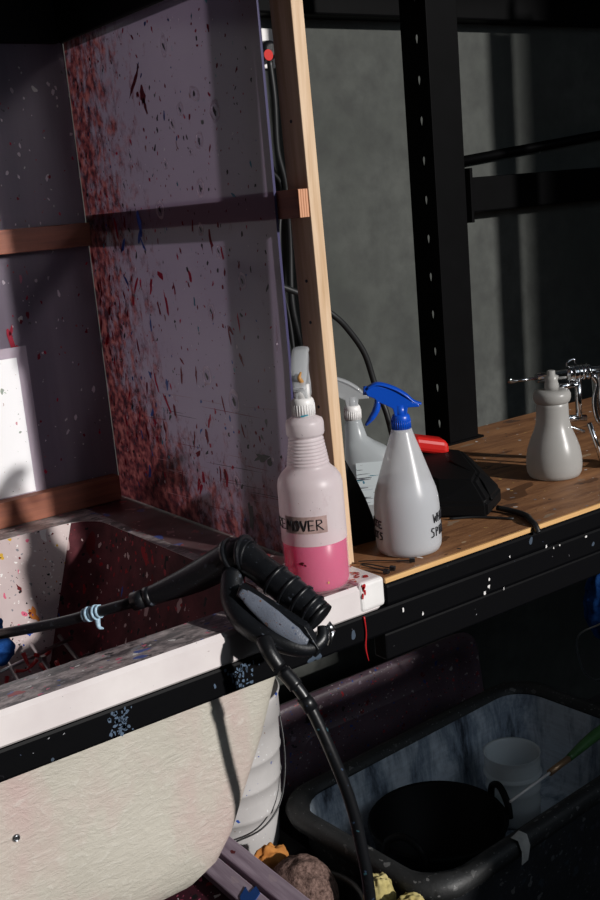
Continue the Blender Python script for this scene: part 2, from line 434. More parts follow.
# unseen wall added behind the camera; its stepped opening masks the sun
bm = bmesh.new()
box(bm, (-1.6, -.9, 0), (.2, -.75, 3.2)); box(bm, (.2, -.9, 2.66), (5.2, -.75, 3.2)); box(bm, (2.62, -.9, 0), (5.2, -.75, 2.66))
box(bm, (.2, -.9, 0), (1.46, -.75, .95)); box(bm, (1.46, -.9, 0), (1.95, -.75, 1.24)); box(bm, (1.95, -.9, 0), (2.62, -.75, 1.34))
obj('sun_mask_wall', bm, M_BACKW, kind='structure')
bm = bmesh.new(); box(bm, (-1.75, -.9, 0), (-1.6, 1.9, 3.2)); obj('wall_left', bm, M_BACKW, kind='structure')

# ------------------------------------------------------------------ racking
def upright(x0, x1, y0, y1, z0, z1, label):
    root = thing('rack_upright', label, 'rack upright', ((x0 + x1) / 2, (y0 + y1) / 2, z0))
    ox, oy = (x0 + x1) / 2, (y0 + y1) / 2
    bm = bmesh.new(); th = .003
    # -X web with teardrop holes, cell by cell
    pitch = .067; z = z0; wid = y1 - y0
    hz = .011
    while z < z1 - .001:
        zc = z + pitch / 2
        outer = []; N = 16
        for k in range(N):
            a = 2 * PI * k / N + PI / 4
            cx, cy = math.cos(a), math.sin(a); s = 1 / max(abs(cx), abs(cy))
            outer.append((cx * s * wid / 2, cy * s * pitch / 2))
        inner = []
        for k in range(N):
            a = 2 * PI * k / N + PI / 4
            yy = math.sin(a); wv = .0032 + .0030 * yy
            inner.append((math.cos(a) * max(wv, .0008), yy * hz))
        for xx in (x0, x0 + th):
            vo = [bm.verts.new((xx - ox, (y0 + y1) / 2 + a - oy, zc + b - z0)) for a, b in outer]
            vi = [bm.verts.new((xx - ox, (y0 + y1) / 2 + a - oy - .006, zc + b - z0)) for a, b in inner]
            for k in range(N):
                bm.faces.new((vo[k], vo[(k + 1) % N], vi[(k + 1) % N], vi[k]))
        z += pitch
    web = obj('perforated_web', bm, M_RACK, root, recalc=False)
    bm = bmesh.new()
    box(bm, (x0 - ox - .001, y0 - oy - .002, 0), (x1 - ox, y0 - oy + .003, z1 - z0), bev=.0012)
    box(bm, (x1 - ox - .003, y0 - oy + .003, 0), (x1 - ox, y0 - oy + .02, z1 - z0))
    obj('front_face', bm, M_RACK, root)
    bm = bmesh.new(); box(bm, (x0 - ox - .008, y0 - oy - .006, 0), (x1 - ox + .01, y1 - oy + .004, .004)); 
    obj('foot_plate', bm, M_RACK, root)
    return root
upright(1.312, 1.383, 1.405, 1.470, .9, 1.95, 'black perforated rack upright rising from the back of the wooden shelf')
upright(2.02, 2.09, .985, 1.06, .9, 1.95, 'black perforated rack upright at the front of the shelf, out to the right')

def beam(name, lo, hi, label, mt=M_RACK, lips=True):
    root = thing(name, label, 'beam', ((lo[0] + hi[0]) / 2, (lo[1] + hi[1]) / 2, lo[2]))
    c = root.location
    bm = bmesh.new(); box(bm, [lo[i] - c[i] for i in range(3)], [hi[i] - c[i] for i in range(3)], bev=.004)
    obj('beam_tube', bm, mt, root)
    if lips:
        bm = bmesh.new()
        box(bm, (lo[0] - c[0] - .004, lo[1] - c[1] - .004, -.02), (lo[0] - c[0] + .004, hi[1] - c[1], hi[2] - lo[2] + .02), bev=.001)
        obj('end_bracket', bm, mt, root)
    return root
beam('rack_beam', (1.69, 1.70, 1.300), (3.2, 1.745, 1.375), 'black horizontal rack beam crossing the wall to the right of the upright')
beam('rack_beam', (.2, 1.70, 1.695), (3.2, 1.745, 1.82), 'black top rack beam running along the upper edge of the wall', lips=False)
bm = bmesh.new(); box(bm, (-1.0, 1.50, 1.92), (3.2, 1.74, 1.94)); obj('upper_shelf_board', bm, M_RACK, label='black underside of the upper rack shelf at the very top', cat='shelf')
bm = bmesh.new(); tube(bm, [(1.66, 1.735, 1.408), (3.0, 1.735, 1.52)], .0105, 8, smooth=0)
obj('rack_brace', bm, M_RACK, label='thin black brace rod slanting just above the rack beam', cat='brace')

# front beam under tub and shelf
root = thing('front_beam', 'black steel front beam with scuffed paint under the white rim and the wooden shelf', 'beam', (.9, .976, .79))
bm = bmesh.new(); box(bm, (-1.5, -.012, .036), (1.7, .014, .0715), bev=.004); box(bm, (-.125, -.010, 0.0), (1.7, .014, .036), bev=.003)
box(bm, (-.1235, -.016, .0715), (1.7, .014, .1028), bev=.006, seg=3)
f3 = lambda u, v, l: Vector((u, -.012 - l, v))
for k in range(26):
    u, v = random.uniform(-.12, .7), random.uniform(.03, .095)
    blob(bm, lambda a, b, l: Vector((a, -.0165 - l, b)) if b > .073 else Vector((a, -.0125 - l, b)), u, v, random.uniform(.0006, .0022), random.uniform(.001, .003), 0, 1)
for k in range(90):
    u = random.choice([random.gauss(-.485, .006), random.gauss(-.335, .012)]); blob(bm, f3, u, random.uniform(.04, .068), random.uniform(.0006, .0026), random.uniform(.0008, .003), 0, 2)
obj('beam_tube', bm, [M_BLKST, M_WHITEP, simple('blue_scuff', (.07, .11, .17), .6, 0, .3, 90)], root)
bm = bmesh.new()
tube(bm, [(-.158, -.0135, .07), (-.157, -.014, .05), (-.159, -.0135, .03), (-.156, -.0135, .012)], [.0014, .001, .0012, .0006], 6)
obj('paint_drip', bm, M_REDPT, root, label='red paint drip')

# wooden shelf
root = thing('shelf_board', 'worn paint-stained plywood shelf board carrying the spray bottles', 'shelf', (1.6, 1.2, .893))
bm = bmesh.new(); box(bm, (-.823, -.238, 0), (1.3, .27, .0068), bev=.0008); obj('board', bm, M_PLY, root)
bm = bmesh.new(); box(bm, (-.823, -.2405, .0003), (1.3, -.2375, .0066)); obj('front_edge', bm, M_PLYE, root, label='pale cut plywood edge')

# ------------------------------------------------------------------ washout tub
tub = thing('washout_tub', 'cream fibreglass washout tub with a thick white paint-smeared rim', 'sink', (.2, 1.3, .587))
O = Vector((.2, 1.3, .587))
bm = bmesh.new()
X0, X1 = -.55, .773
Zt, Zb = .9, .862
hole_t = rrect(-.48, .655, 1.022, 1.53, Zt, .05)
n = len(hole_t)
def shrink(ring_, c, d): return [p + (p - c).normalized() * 0 + Vector((0, 0, 0)) for p in ring_]
out_t = rrect(X0 + .004, X1 - .004, .966, 1.62, Zt, .006)
out_m = rrect(X0, X1, .962, 1.624, Zt - .005, .01)
out_b = rrect(X0, X1, .962, 1.624, Zb + .003, .01)
out_c = rrect(X0 + .003, X1 - .003, .965, 1.621, Zb, .006)
in_b = rrect(-.485, .66, 1.017, 1.535, Zb, .05)
in_m = rrect(-.483, .658, 1.019, 1.533, Zt - .004, .05)
loft(bm, [in_b, out_c, out_b, out_m, out_t, hole_t, in_m, in_b], 0, False, False, smooth=False)
for v in bm.verts: v.co -= O
bmesh.ops.remove_doubles(bm, verts=list(bm.verts), dist=1e-5)
obj('rim', bm, M_RIM, tub)
bm = bmesh.new(); box(bm, (.737, .9595, .866), (.7755, 1.035, .9035), bev=.005, seg=3)
f3 = lambda u, v, l: Vector((u, v, .9038 + l))
for k in range(24): blob(bm, f3, random.uniform(.739, .768), random.uniform(.966, 1.03), random.uniform(.001, .004), random.uniform(.001, .006), random.uniform(0, 3), 1)
f3 = lambda u, v, l: Vector((u, .9592 - l, v))
for k in range(5): blob(bm, f3, .740 + random.uniform(0, .004), random.uniform(.885, .902), .0015, .004, 0, 1)
for v in bm.verts: v.co -= O
obj('corner_cap', bm, [M_WHITEP, M_REDPT], tub, label='white corner cap with red paint smears')
prof = [(.862, .664, .990), (.80, .640, .995), (.74, .616, .996), (.68, .586, .998), (.632, .563, 1.0), (.603, .543, 1.004), (.585, .518, 1.012), (.574, .485, 1.026), (.570, .45, 1.05)]
rings = []
for z, xr, yf in prof: rings.append(rrect(-.5, xr, yf, 1.545 - (.862 - z) * .12, z, .03))
bm = bmesh.new(); loft(bm, rings, 0, False, True)
ir = []
for z, xr, yf in [(.899, .656, 1.0215), (.862, .648, 1.022), (.80, .628, 1.022), (.74, .604, 1.024), (.68, .574, 1.026), (.64, .551, 1.03), (.615, .520, 1.04), (.605, .48, 1.06)]:
    ir.append(rrect(-.48, xr, yf, 1.531 - (.9 - z) * .15, z, .05))
loft(bm, ir, 1, False, True)
for f in bm.faces: f.smooth = True
for v in bm.verts: v.co -= O
obj('basin', bm, [M_FIBRE, M_BASIN], tub, recalc=False)
bm = bmesh.new(); lathe(bm, [(.0045, 0), (.0045, .002), (.003, .004), (.0028, .004), (.0022, .0025)], seg=16)
bm.transform(Matrix.Translation(Vector((.327, .9975, .70)) - O + Vector((-.03, 0, .045))) @ Matrix.Rotation(PI / 2, 4, 'X'))
obj('rivet', bm, M_STEEL, tub)

# wire grate and stringy paint in the basin
g = thing('wire_grate', 'wire grate in the basin hung with red stringy paint', 'grate', (.40, 1.35, .70))
bm = bmesh.new()
for k in range(4): tube(bm, [(-.02 + .045 * k, -.13, .02 + .006 * k), (.02 + .045 * k, .13, .045)], .003, 6, smooth=0)
for k in range(3): tube(bm, [(-.06, -.08 + .075 * k, .03), (.16, -.06 + .075 * k, .052)], .003, 6, smooth=0)
box(bm, (-.055, -.12, -.085), (-.045, -.11, .035)); box(bm, (.098, .06, -.082), (.105, .067, .05)); box(bm, (-.055, .06, -.082), (-.045, .067, .04))
obj('wires', bm, M_STEEL, g)
bm = bmesh.new()
for k in range(34):
    a = Vector((random.uniform(-.04, .11), random.uniform(-.1, .08), .05)); b = a + Vector((random.uniform(-.06, .035), random.uniform(-.05, .04), random.uniform(-.05, .012)))
    mm = (a + b) / 2 + Vector((0, 0, random.uniform(-.012, .004)))
    tube(bm, [a, mm, b], [.0032, .0018, .0036], 6, smooth=3)
obj('dried_paint_strings', bm, M_REDPT, g, label='red strings of dried paint')
bm = bmesh.new()
bmesh.ops.create_icosphere(bm, subdivisions=4, radius=.034)
for v in bm.verts:
    d = noise.noise(v.co * 40) * .022 + noise.noise(v.co * 90) * .008; v.co += v.normal * d; v.co.z *= .8
bm.transform(Matrix.Translation((.430, 1.42, .794)))
for f in bm.faces: f.smooth = True
obj('blue_rag', bm, M_BLCL, label='bright blue rag lying in the basin at its left end', cat='rag')

# ------------------------------------------------------------------ splash panels
root = thing('side_splash_panel', 'purple translucent splash panel splattered with red paint, standing on the right end of the tub', 'panel', (.747, 1.34, .9))
bm = bmesh.new()
# outline in (Y, Z), slightly bowed near edge
ys = []
for k in range(15):
    z = .902 + k / 14 * .72
    near = 1.078 + (.012 * math.sin(max(0, (1.15 - z) / .25) * 1.3) if z < 1.15 else 0) + (.028 * (1 - (z - .9) / .1) if z < 1.0 else 0)
    ys.append((near, z))
far = 1.6065
rows = []
for near, z in ys:
    rows.append([(near + (far - near) * j / 10, z) for j in range(11)])
grid = [[bm.verts.new((.7455, y, z)) for y, z in r] for r in rows]
grid2 = [[bm.verts.new((.7490, y, z)) for y, z in r] for r in rows]
for i in range(len(grid) - 1):
    for j in range(10):
        bm.faces.new((grid[i][j], grid[i][j + 1], grid[i + 1][j + 1], grid[i + 1][j]))
    f = bm.faces.new((grid[i][0], grid[i + 1][0], grid2[i + 1][0], grid2[i][0])); f.material_index = 1
f3 = lambda u, v, l: Vector((.7455 - l, u, v))
MI = {'dred': 2, 'red': 3, 'black': 4, 'white': 5, 'blue': 6, 'teal': 7}
pool = ['dred'] * 10 + ['red'] * 4 + ['black'] * 7 + ['blue'] * 2 + ['teal'] + ['white'] * 2
def yr(): return 1.6 - .50 * random.random() ** 1.7
for k in range(900):
    y = yr(); z = .92 + .69 * random.random() ** 1.15
    if y < 1.10: continue
    near = (1.6 - y) / .5
    s = random.choice([.0007, .0008, .001, .0012, .0016, .0022])
    el = random.uniform(1, 2.4)
    blob(bm, f3, y, z, s, s * el, random.gauss(0, .45), MI[random.choice(pool)], rough=.4)
for k in range(75):
    y = 1.6 - .42 * random.random() ** 1.3; z = random.uniform(.95, 1.35)
    blob(bm, f3, y, z, random.uniform(.002, .0042), random.uniform(.006, .016), random.gauss(0, .35), MI[random.choice(['dred', 'red', 'red', 'dred', 'dred', 'blue'])], rough=.45, lift=.0007)
for (y, z, a, b, an) in [(1.30, 1.568, .010, .020, 0), (1.235, 1.50, .018, .012, .5), (1.275, 1.485, .010, .013, 0), (1.235, 1.442, .013, .016, .4), (1.245, 1.383, .013, .017, .3), (1.19, 1.473, .016, .020, 0),
                       (1.30, 1.47, .008, .012, 0), (1.33, 1.42, .008, .010, 0), (1.255, 1.33, .008, .012, 0), (1.26, 1.43, .006, .006, 0), (1.215, 1.30, .009, .012, 0), (1.165, 1.262, .012, .015, 0),
                       (1.25, 1.22, .012, .015, 0), (1.36, 1.36, .016, .018, 0), (1.43, 1.44, .008, .014, 0), (1.52, 1.47, .006, .012, 0), (1.28, 1.13, .016, .02, 0), (1.215, 1.10, .018, .022, 0), (1.23, .985, .010, .014, 0), (1.46, 1.40, .01, .014, 0)]:
    ring(bm, f3, y, z, a * .72, b * .72, an, 5, .3); blob(bm, f3, y, z, a * .17, b * .32, an - .5, 4, lift=.0008)
# larger dried smears
blob(bm, f3, 1.392, 1.535, .004, .024, .75, 10, 14, .3, .001); blob(bm, f3, 1.372, 1.515, .008, .013, .1, 10, 16, .3, .001); blob(bm, f3, 1.368, 1.50, .004, .014, -.3, 10, 14, .3, .001)
blob(bm, f3, 1.425, 1.345, .006, .018, -.15, 6, 12, .25, .0012); blob(bm, f3, 1.43, 1.325, .005, .012, .6, 6, 12, .25, .0012)
blob(bm, f3, 1.16, 1.03, .016, .006, -.2, 8, 14, .45, .001); blob(bm, f3, 1.14, 1.027, .006, .005, 0, 8, 10, .4, .001)
blob(bm, f3, 1.098, 1.195, .0022, .022, .12, 5, 8, .2, .001)
blob(bm, f3, 1.20, .942, .006, .022, 0, 4, 10, .4, .001)
for k in range(26):   # fine scratches towards the bottom
    y = random.uniform(1.10, 1.45); z = random.uniform(.93, 1.10); L = random.uniform(.02, .07)
    blob(bm, f3, y, z, L, .0004, random.uniform(-.06, .02), random.choice([9, 9, 4, 2]), 6, .2, .0006)
for v in bm.verts: v.co -= Vector((.747, 1.34, .9))
pm = [M_PANEL, M_PEDGE, cloudy('dark_red_flake', (.22, .008, .025), clear=0, trans=.6), cloudy('red_flake', (.50, .012, .05), clear=0, trans=.55), simple('black_flake', (.012, .01, .016), .5), cloudy('pale_flake', (.80, .72, .78), clear=0, trans=.6),
      simple('blue_flake', (.01, .06, .34), .4), simple('teal_flake', (.02, .2, .3), .4), simple('dark_green_flake', (.015, .03, .028), .5), simple('scratch', (.40, .26, .30), .5), cloudy('maroon_smear', (.16, .02, .03), clear=0, trans=.5)]
obj('sheet', bm, pm, root, recalc=False)

root = thing('back_splash_panel', 'grey-purple translucent splash panel with white and red flecks along the back of the tub', 'panel', (.1, 1.607, .9))
bm = bmesh.new(); box(bm, (-.65, 0, .001), (.6445, .004, .725))
f3 = lambda u, v, l: Vector((u, -l, v))
for k in range(260):
    u = random.uniform(.3, .64); z = random.uniform(.02, .7); s = random.choice([.0008, .001, .0016, .0024])
    blob(bm, f3, u, z, s, s * random.uniform(1, 2.5), random.uniform(-.5, .5), random.choice([1, 1, 1, 2, 3]), rough=.4)
for p in [(.495, .285, .004, .016, .2), (.50, .27, .007, .006, 0), (.492, .262, .003, .014, -.2), (.497, .30, .0025, .009, -.4), (.49, .24, .004, .004, 0)]: blob(bm, f3, *p, 2, 10, .35, .001)
obj('sheet', bm, [M_BPANEL, pm[5], pm[3], pm[2]], root)

bm = bmesh.new(); box(bm, (-.6, 1.599, 1.6205), (.735, 1.618, 1.915), bev=.002)
obj('header_board', bm, M_DARKCL, label='black board above the back splash panel', cat='board')
bm = bmesh.new(); box(bm, (.738, 1.080, 1.6225), (.756, 1.618, 1.915), bev=.002)
obj('header_board', bm, M_DARKCL, label='black board above the purple side splash panel', cat='board')
# timber rails behind panels
def rail(lo, hi, mt, label, endgrain=None):
    root = thing('timber_rail', label, 'rail', lo)
    bm = bmesh.new(); box(bm, (0, 0, 0), [hi[i] - lo[i] for i in range(3)], bev=.0008)
    bt_ = obj('batten', bm, mt, root)
    if endgrain:
        bm = bmesh.new(); box(bm, (.0004, -.0012, .0004), (hi[0] - lo[0] - .0004, .0004, hi[2] - lo[2] - .0004)); obj('end_grain', bm, endgrain, bt_, label='freshly cut orange end grain')
    return root
t = NT('end_grain'); t.p.inputs['Roughness'].default_value = .7
wv = t.n('TexWave'); wv.inputs['Scale'].default_value = 90; wv.inputs['Distortion'].default_value = 2; t.link(t.scaled((1, 1, .6)), wv.inputs['Vector'])
t.base(t.ramp(wv.outputs['Fac'], [(.2, (.42, .17, .08)), (.8, (.66, .34, .20))])); M_END = t.m
rail((.7493, 1.035, 1.335), (.7635, 1.598, 1.368), M_RAILY, 'horizontal timber rail behind the side splash panel, its cut end beside the post', M_END)
rail((-.5, 1.588, 1.316), (.742, 1.6055, 1.352), M_RAILW, 'horizontal timber rail across the back splash panel at mid height')
rail((-.5, 1.583, .9015), (.735, 1.6055, .942), M_RAILW, 'low reddish timber rail along the foot of the back splash panel')

root = thing('timber_post', 'bright pine batten post standing at the end of the side splash panel', 'post', (.7775, 1.053, .9))
bm = bmesh.new()
b2 = bmesh.new(); box(b2, (-.0105, -.021, 0), (.0065, .021, .92), bev=.001); merge(bm, b2)
for v in bm.verts:   # leans very slightly
    v.co.x -= .010 * (v.co.z / .7) - .003
post_b = obj('batten', bm, M_PINE, root)
for z in (.545, .36, .31, .205):
    bm = bmesh.new(); lathe(bm, [(.002, 0), (.002, .0008)], seg=10)
    bm.transform(Matrix.Translation((-.0105 - .010 * (z / .7) + .003, .0, z)) @ Matrix.Rotation(-PI / 2, 4, 'Y')); obj('screw_head', bm, M_BLKP, post_b)

# notice on the back panel
root = thing('paper_notice', 'white paint-specked sheet of paper in a clear sleeve on the back splash panel', 'notice', (.45, 1.604, .94))
bm = bmesh.new(); box(bm, (-.08, -.0002, -.005), (.166, .0018, .234)); obj('sleeve', bm, M_SLEEVE, root)
bm = bmesh.new(); box(bm, (-.07, -.0012, .004), (.148, -.0004, .218)); obj('sheet', bm, M_PAPER, root)

# ------------------------------------------------------------------ socket and cables
root = thing('wall_socket', 'white wall socket high on the concrete behind the post', 'socket', (1.19, 1.75, 1.64))
bm = bmesh.new(); box(bm, (-.012, -.010, -.036), (.045, 0, .036), bev=.003); obj('face_plate', bm, M_WHITEP, root)
root = thing('power_plug', 'round black plug with a red face in the wall socket', 'plug', (1.205, 1.738, 1.632))
bm = bmesh.new(); lathe(bm, [(.018, 0), (.019, .004), (.017, .018), (.010, .024)], seg=24); bm.transform(Matrix.Rotation(PI / 2, 4, 'X')); bm.transform(Matrix.Translation((.006, 0, .002)))
tube(bm, [(.018, -.01, .002), (.032, -.012, .003)], .006, 8, smooth=0)
pb_ = obj('plug_body', bm, M_BLKP, root)
bm = bmesh.new(); lathe(bm, [(.010, 0), (.010, .002)], seg=20); bm.transform(Matrix.Translation((-.004, -.0235, -.008)) @ Matrix.Rotation(PI / 2, 4, 'X')); obj('red_face', bm, M_REDP, pb_)
bm = bmesh.new(); tube(bm, [(1.207, 1.72, 1.618), (1.212, 1.722, 1.546), (1.213, 1.728, 1.455), (1.226, 1.73, 1.389), (1.225, 1.73, 1.285), (1.217, 1.73, 1.169), (1.23, 1.73, 1.079), (1.25, 1.72, .9), (1.25, 1.72, .6)], .0058, 10)
obj('power_cable', bm, M_CABLE, label='thick black cable hanging from the plug down the wall beside the post', cat='cable')
bm = bmesh.new(); tube(bm, [(1.196, 1.735, 1.42), (1.222, 1.738, 1.385), (1.207, 1.738, 1.30), (1.203, 1.738, 1.2), (1.215, 1.738, 1.1), (1.22, 1.735, .8)], .004, 8)
obj('power_cable', bm, M_CABLE, label='thinner black cable looping beside the thick one behind the side panel', cat='cable')
bm = bmesh.new(); tube(bm, [(.86, 1.42, 1.27), (1.0, 1.41, 1.215), (1.064, 1.4, 1.17), (1.097, 1.4, 1.137), (1.125, 1.4, 1.095), (1.142, 1.4, 1.04), (1.153, 1.39, .995), (1.16, 1.385, .95), (1.165, 1.378, .907)], .0052, 10)
obj('hanging_cable', bm, M_CABLE, label='black cable curving across the concrete behind the blue-headed bottle', cat='cable')

# ------------------------------------------------------------------ writing
GL = {'R': [[(0, 0), (0, 1), (.55, .95), (.6, .7), (.1, .5), (.75, 0)]], 'E': [[(.6, .95), (0, 1), (0, 0), (.65, .05)], [(0, .5), (.5, .52)]],
      'M': [[(0, 0), (.1, 1), (.4, .4), (.7, 1), (.85, 0)]], 'O': [[(.35, 1), (.02, .6), (.1, .1), (.45, 0), (.7, .4), (.6, .9), (.35, 1)]],
      'V': [[(0, 1), (.35, 0), (.7, 1)]], 'W': [[(0, 1), (.2, 0), (.45, .7), (.7, 0), (.9, 1)]], 'H': [[(0, 1), (0, 0)], [(.6, 1), (.6, 0)], [(0, .5), (.6, .5)]],
      'I': [[(.1, 1), (.1, 0)]], 'T': [[(0, 1), (.7, 1)], [(.35, 1), (.35, 0)]], 'S': [[(.6, .95), (.2, 1), (.05, .75), (.5, .45), (.5, .1), (0, 0)]],
      'P': [[(.1, 0), (.1, 1), (.55, .9), (.5, .55), (.1, .5)]], ' ': []}
ADV = {'M': 1.05, 'W': 1.1, 'I': .35, ' ': .6}
def writing(bm, text, rf, z0, h, a0, tw=.0008, squash=1.0):
    """handwriting wrapped on a round bottle; a0 = bearing of the left end, rf(z) = radius"""
    s = 0
    for ch in text:
        for st in GL[ch]:
            pts = []
            for i in range(len(st) - 1):
                for k in range(4):
                    u = k / 4; pts.append((st[i][0] * (1 - u) + st[i + 1][0] * u, st[i][1] * (1 - u) + st[i + 1][1] * u))
            pts.append(st[-1]); P = []
            for x, y in pts:
                z = z0 + y * h; r = rf(z) + .0003; a = a0 + (s + x * h * squash) / r; P.append((math.cos(a) * r, math.sin(a) * r, z))
            tube(bm, P, tw, 5, smooth=0)
        s += ADV.get(ch, .85) * h * squash + .0008

# ------------------------------------------------------------------ trigger sprayer heads
def sprayer(root, z, mt, mt_collar, s=1.0, rot=0.0, lever_mat=None, tall=1.0, collar_r=.0125):
    """built along local x: nozzle at -x, tail at +x; z is the top of the bottle neck"""
    def place(bm):
        bm.transform(Matrix.Translation((0, 0, z)) @ Matrix.Rotation(rot, 4, 'Z')); return bm
    bm = bmesh.new()
    rr = collar_r * s
    prof = [(rr, 0), (rr, .016 * s), (rr * .93, .019 * s), (rr * .8, .021 * s)]
    lathe(bm, prof, seg=32)
    for k in range(28):
        a = 2 * PI * k / 28; c_, s_ = math.cos(a) * rr, math.sin(a) * rr
        tube(bm, [(c_, s_, .001), (c_, s_, .014 * s)], .0006, 4, smooth=0)
    obj('collar', place(bm), mt_collar, root)
    bm = bmesh.new()
    T = tall
    poly = [(-.034, .046), (-.043, .050), (-.045, .056), (-.040, .062), (-.028, .063), (-.008, .056), (.008, .046), (.018, .037), (.025, .034), (.026, .030), (.016, .030), (.010, .030), (.008, .018), (-.008, .018), (-.010, .030), (-.020, .036), (-.030, .041)]
    prism(bm, [(a * s, .018 * s + (b - .018) * s * T) for a, b in poly], -.0072 * s, .0072 * s, 'y', bev=.0012 * s)
    tp = [(-.042, .060), (-.028, .0645), (-.008, .0575), (.008, .047), (.018, .0375), (.0285, .0330)]
    tube(bm, [(a * s, 0, .018 * s + (b - .018) * s * T) for a, b in tp], [.0085 * s, .0095 * s, .010 * s, .0098 * s, .008 * s, .006 * s], 12, flat=.28, upv=(0, 0, 1))
    lathe(bm, [(.0085 * s, .016 * s), (.0085 * s, .034 * s)], seg=20)
    head = obj('spray_head', place(bm), mt, root)
    bm = bmesh.new()
    tube(bm, [(-.040 * s, 0, .018 * s + .038 * s * T), (-.048 * s, 0, .018 * s + .039 * s * T)], .0062 * s, 12, smooth=0)
    obj('nozzle', place(bm), mt, head)
    bm = bmesh.new()
    lv = [(-.029, .042), (-.032, .030), (-.039, .019), (-.048, .009)]
    tube(bm, [(a * s, 0, .018 * s + (b - .018) * s * T) for a, b in lv], [.0075 * s, .0085 * s, .0075 * s, .003 * s], 10, flat=.6, upv=(1, 0, 0))
    obj('trigger', place(bm), lever_mat or mt, head)

# pink remover bottle
FACE = math.atan2(-1.005, -.708)
root = thing('spray_bottle', 'stained spray bottle half full of pink liquid standing on the white rim', 'spray bottle', (.708, 1.003, .9003), 0)
bp = [(.030, 0), (.036, .002), (.0385, .007), (.0395, .014), (.0392, .10), (.0390, .128), (.0375, .136), (.033, .143), (.0265, .149), (.0245, .153)]
z = .153
for k in range(8):
    r = .0243 - .0042 * k / 7
    bp += [(r + .0009, z + .0008), (r + .0009, z + .0022), (r - .0009, z + .0030), (r - .0009, z + .0036)]; z += .0040
bp += [(.0185, .1855), (.0212, .187), (.0225, .190), (.0225, .202), (.0212, .206), (.0150, .209), (.0125, .211)]
bp.insert(4, (.0394, .0615)); bm = bmesh.new(); lathe(bm, bp)
for f in bm.faces:
    if f.calc_center_median().z < .0615: f.material_index = 1
obj('bottle_body', bm, [M_PBOT, M_PWET], root)
bm = bmesh.new(); lathe(bm, [(.029, .002), (.0355, .0045), (.0378, .010), (.0380, .0605), (.0375, .061)]); obj('pink_liquid', bm, M_PINKL, root)
bm = bmesh.new()
a0, a1 = FACE - .95, FACE + .42; rings = []
for k in range(25):
    a = a0 + (a1 - a0) * k / 24; rr = .0397
    rings.append([Vector((math.cos(a) * rr, math.sin(a) * rr, zz)) for zz in (.0775, .098)])
loft(bm, rings, 0, False, False, closed=False); tl = obj('tape_label', bm, M_PTAPE, root, label='strip of brown tape')
bm = bmesh.new(); writing(bm, 'REMOVER', lambda z: .0400, .0815, .0125, FACE - 1.33, .0006, .80); obj('handwriting', bm, M_INK, tl, label='black handwritten REMOVER')
bm = bmesh.new()
f3 = lambda u, v, l: Vector((math.cos(FACE + u / .0395) * (.0397 + l), math.sin(FACE + u / .0395) * (.0397 + l), v))
blob(bm, f3, -.018, .041, .0035, .0022, .3, 0); blob(bm, f3, -.014, .039, .0015, .0015, .3, 0); blob(bm, f3, -.012, .012, .0045, .0014, 0, 1); blob(bm, f3, .012, .016, .0012, .0012, 0, 2); blob(bm, f3, -.024, .018, .002, .0012, 0, 0)
obj('paint_specks', bm, [simple('maroon_speck', (.10, .004, .01), .4), simple('navy_speck', (.01, .02, .2), .4), simple('yellow_speck', (.6, .45, .1), .4)], root)
sprayer(root, .2105, M_CLEAR, M_WHITEP, 1.0, math.radians(228), tall=1.22, collar_r=.0135)
bm = bmesh.new(); lathe(bm, [(.0095, .021), (.0095, .036), (.006, .037)], (0, 0, .2105), 24); obj('pump_sleeve', bm, M_WHITEP, root)
bm = bmesh.new(); tube(bm, [(-.012, -.013, .246), (-.010, -.0155, .252), (-.013, -.016, .258), (-.009, -.0145, .264)], [.002, .003, .0025, .001], 8); obj('rust_stain', bm, simple('rust_brown', (.45, .22, .06), .5), root)
bm = bmesh.new()
f3 = lambda u, v, l: Vector((math.cos(FACE + u / .0135) * (.0143 + l), math.sin(FACE + u / .0135) * (.0143 + l), v)); blob(bm, f3, 0, .2125, .005, .0012, .1, 0, lift=.001)
obj('paint_smear', bm, simple('teal_smear', (.01, .25, .35), .4), root)

# cone bottle with blue head
root = thing('spray_bottle', 'conical milky spray bottle with a blue trigger head on the wooden shelf', 'spray bottle', (.870, 1.020, .8999), 0)
def rcone(z): 
    return .0425 if z < .06 else .0425 - (.0425 - .0405) * (z - .06) / .02 if z < .08 else .0405 - (.0405 - .0130) * ((z - .08) / .082)
bp = [(.034, 0), (.0395, .002), (.042, .007), (.0428, .014), (.0425, .06), (.0415, .072), (.0395, .082), (.0345, .097), (.0285, .115), (.0225, .133), (.0165, .150), (.0140, .158), (.0128, .162)]
bm = bmesh.new(); lathe(bm, bp); obj('bottle_body', bm, M_CBOT, root)
bm = bmesh.new(); lathe(bm, [(.033, .002), (.038, .004), (.0408, .009), (.0413, .014), (.041, .06), (.040, .071), (.038, .081), (.0335, .095), (.033, .0955)]); obj('milky_liquid', bm, M_CLIQ, root)
FC = math.atan2(-1.02, -.87)
bm = bmesh.new()
writing(bm, 'WHITE', lambda z: .0428, .042, .0115, FC + .86, .0008, .8)
writing(bm, 'SPIRITS', lambda z: .0430, .024, .0115, FC + .74, .0008, .8)
obj('handwriting', bm, M_INK, root, label='black handwritten WHITE SPIRITS')
bm = bmesh.new()
writing(bm, 'WHITE', lambda z: .0428, .038, .0095, FC - 1.80, .0009, 1.0)
writing(bm, 'SPIRITS', lambda z: .0430, .023, .0095, FC - 2.02, .0009, 1.0)
obj('handwriting', bm, M_INK, root, label='black handwritten WHITE SPIRITS')
sprayer(root, .161, M_BLUEP, M_BLUEP, .94, math.radians(-38), collar_r=.0128)

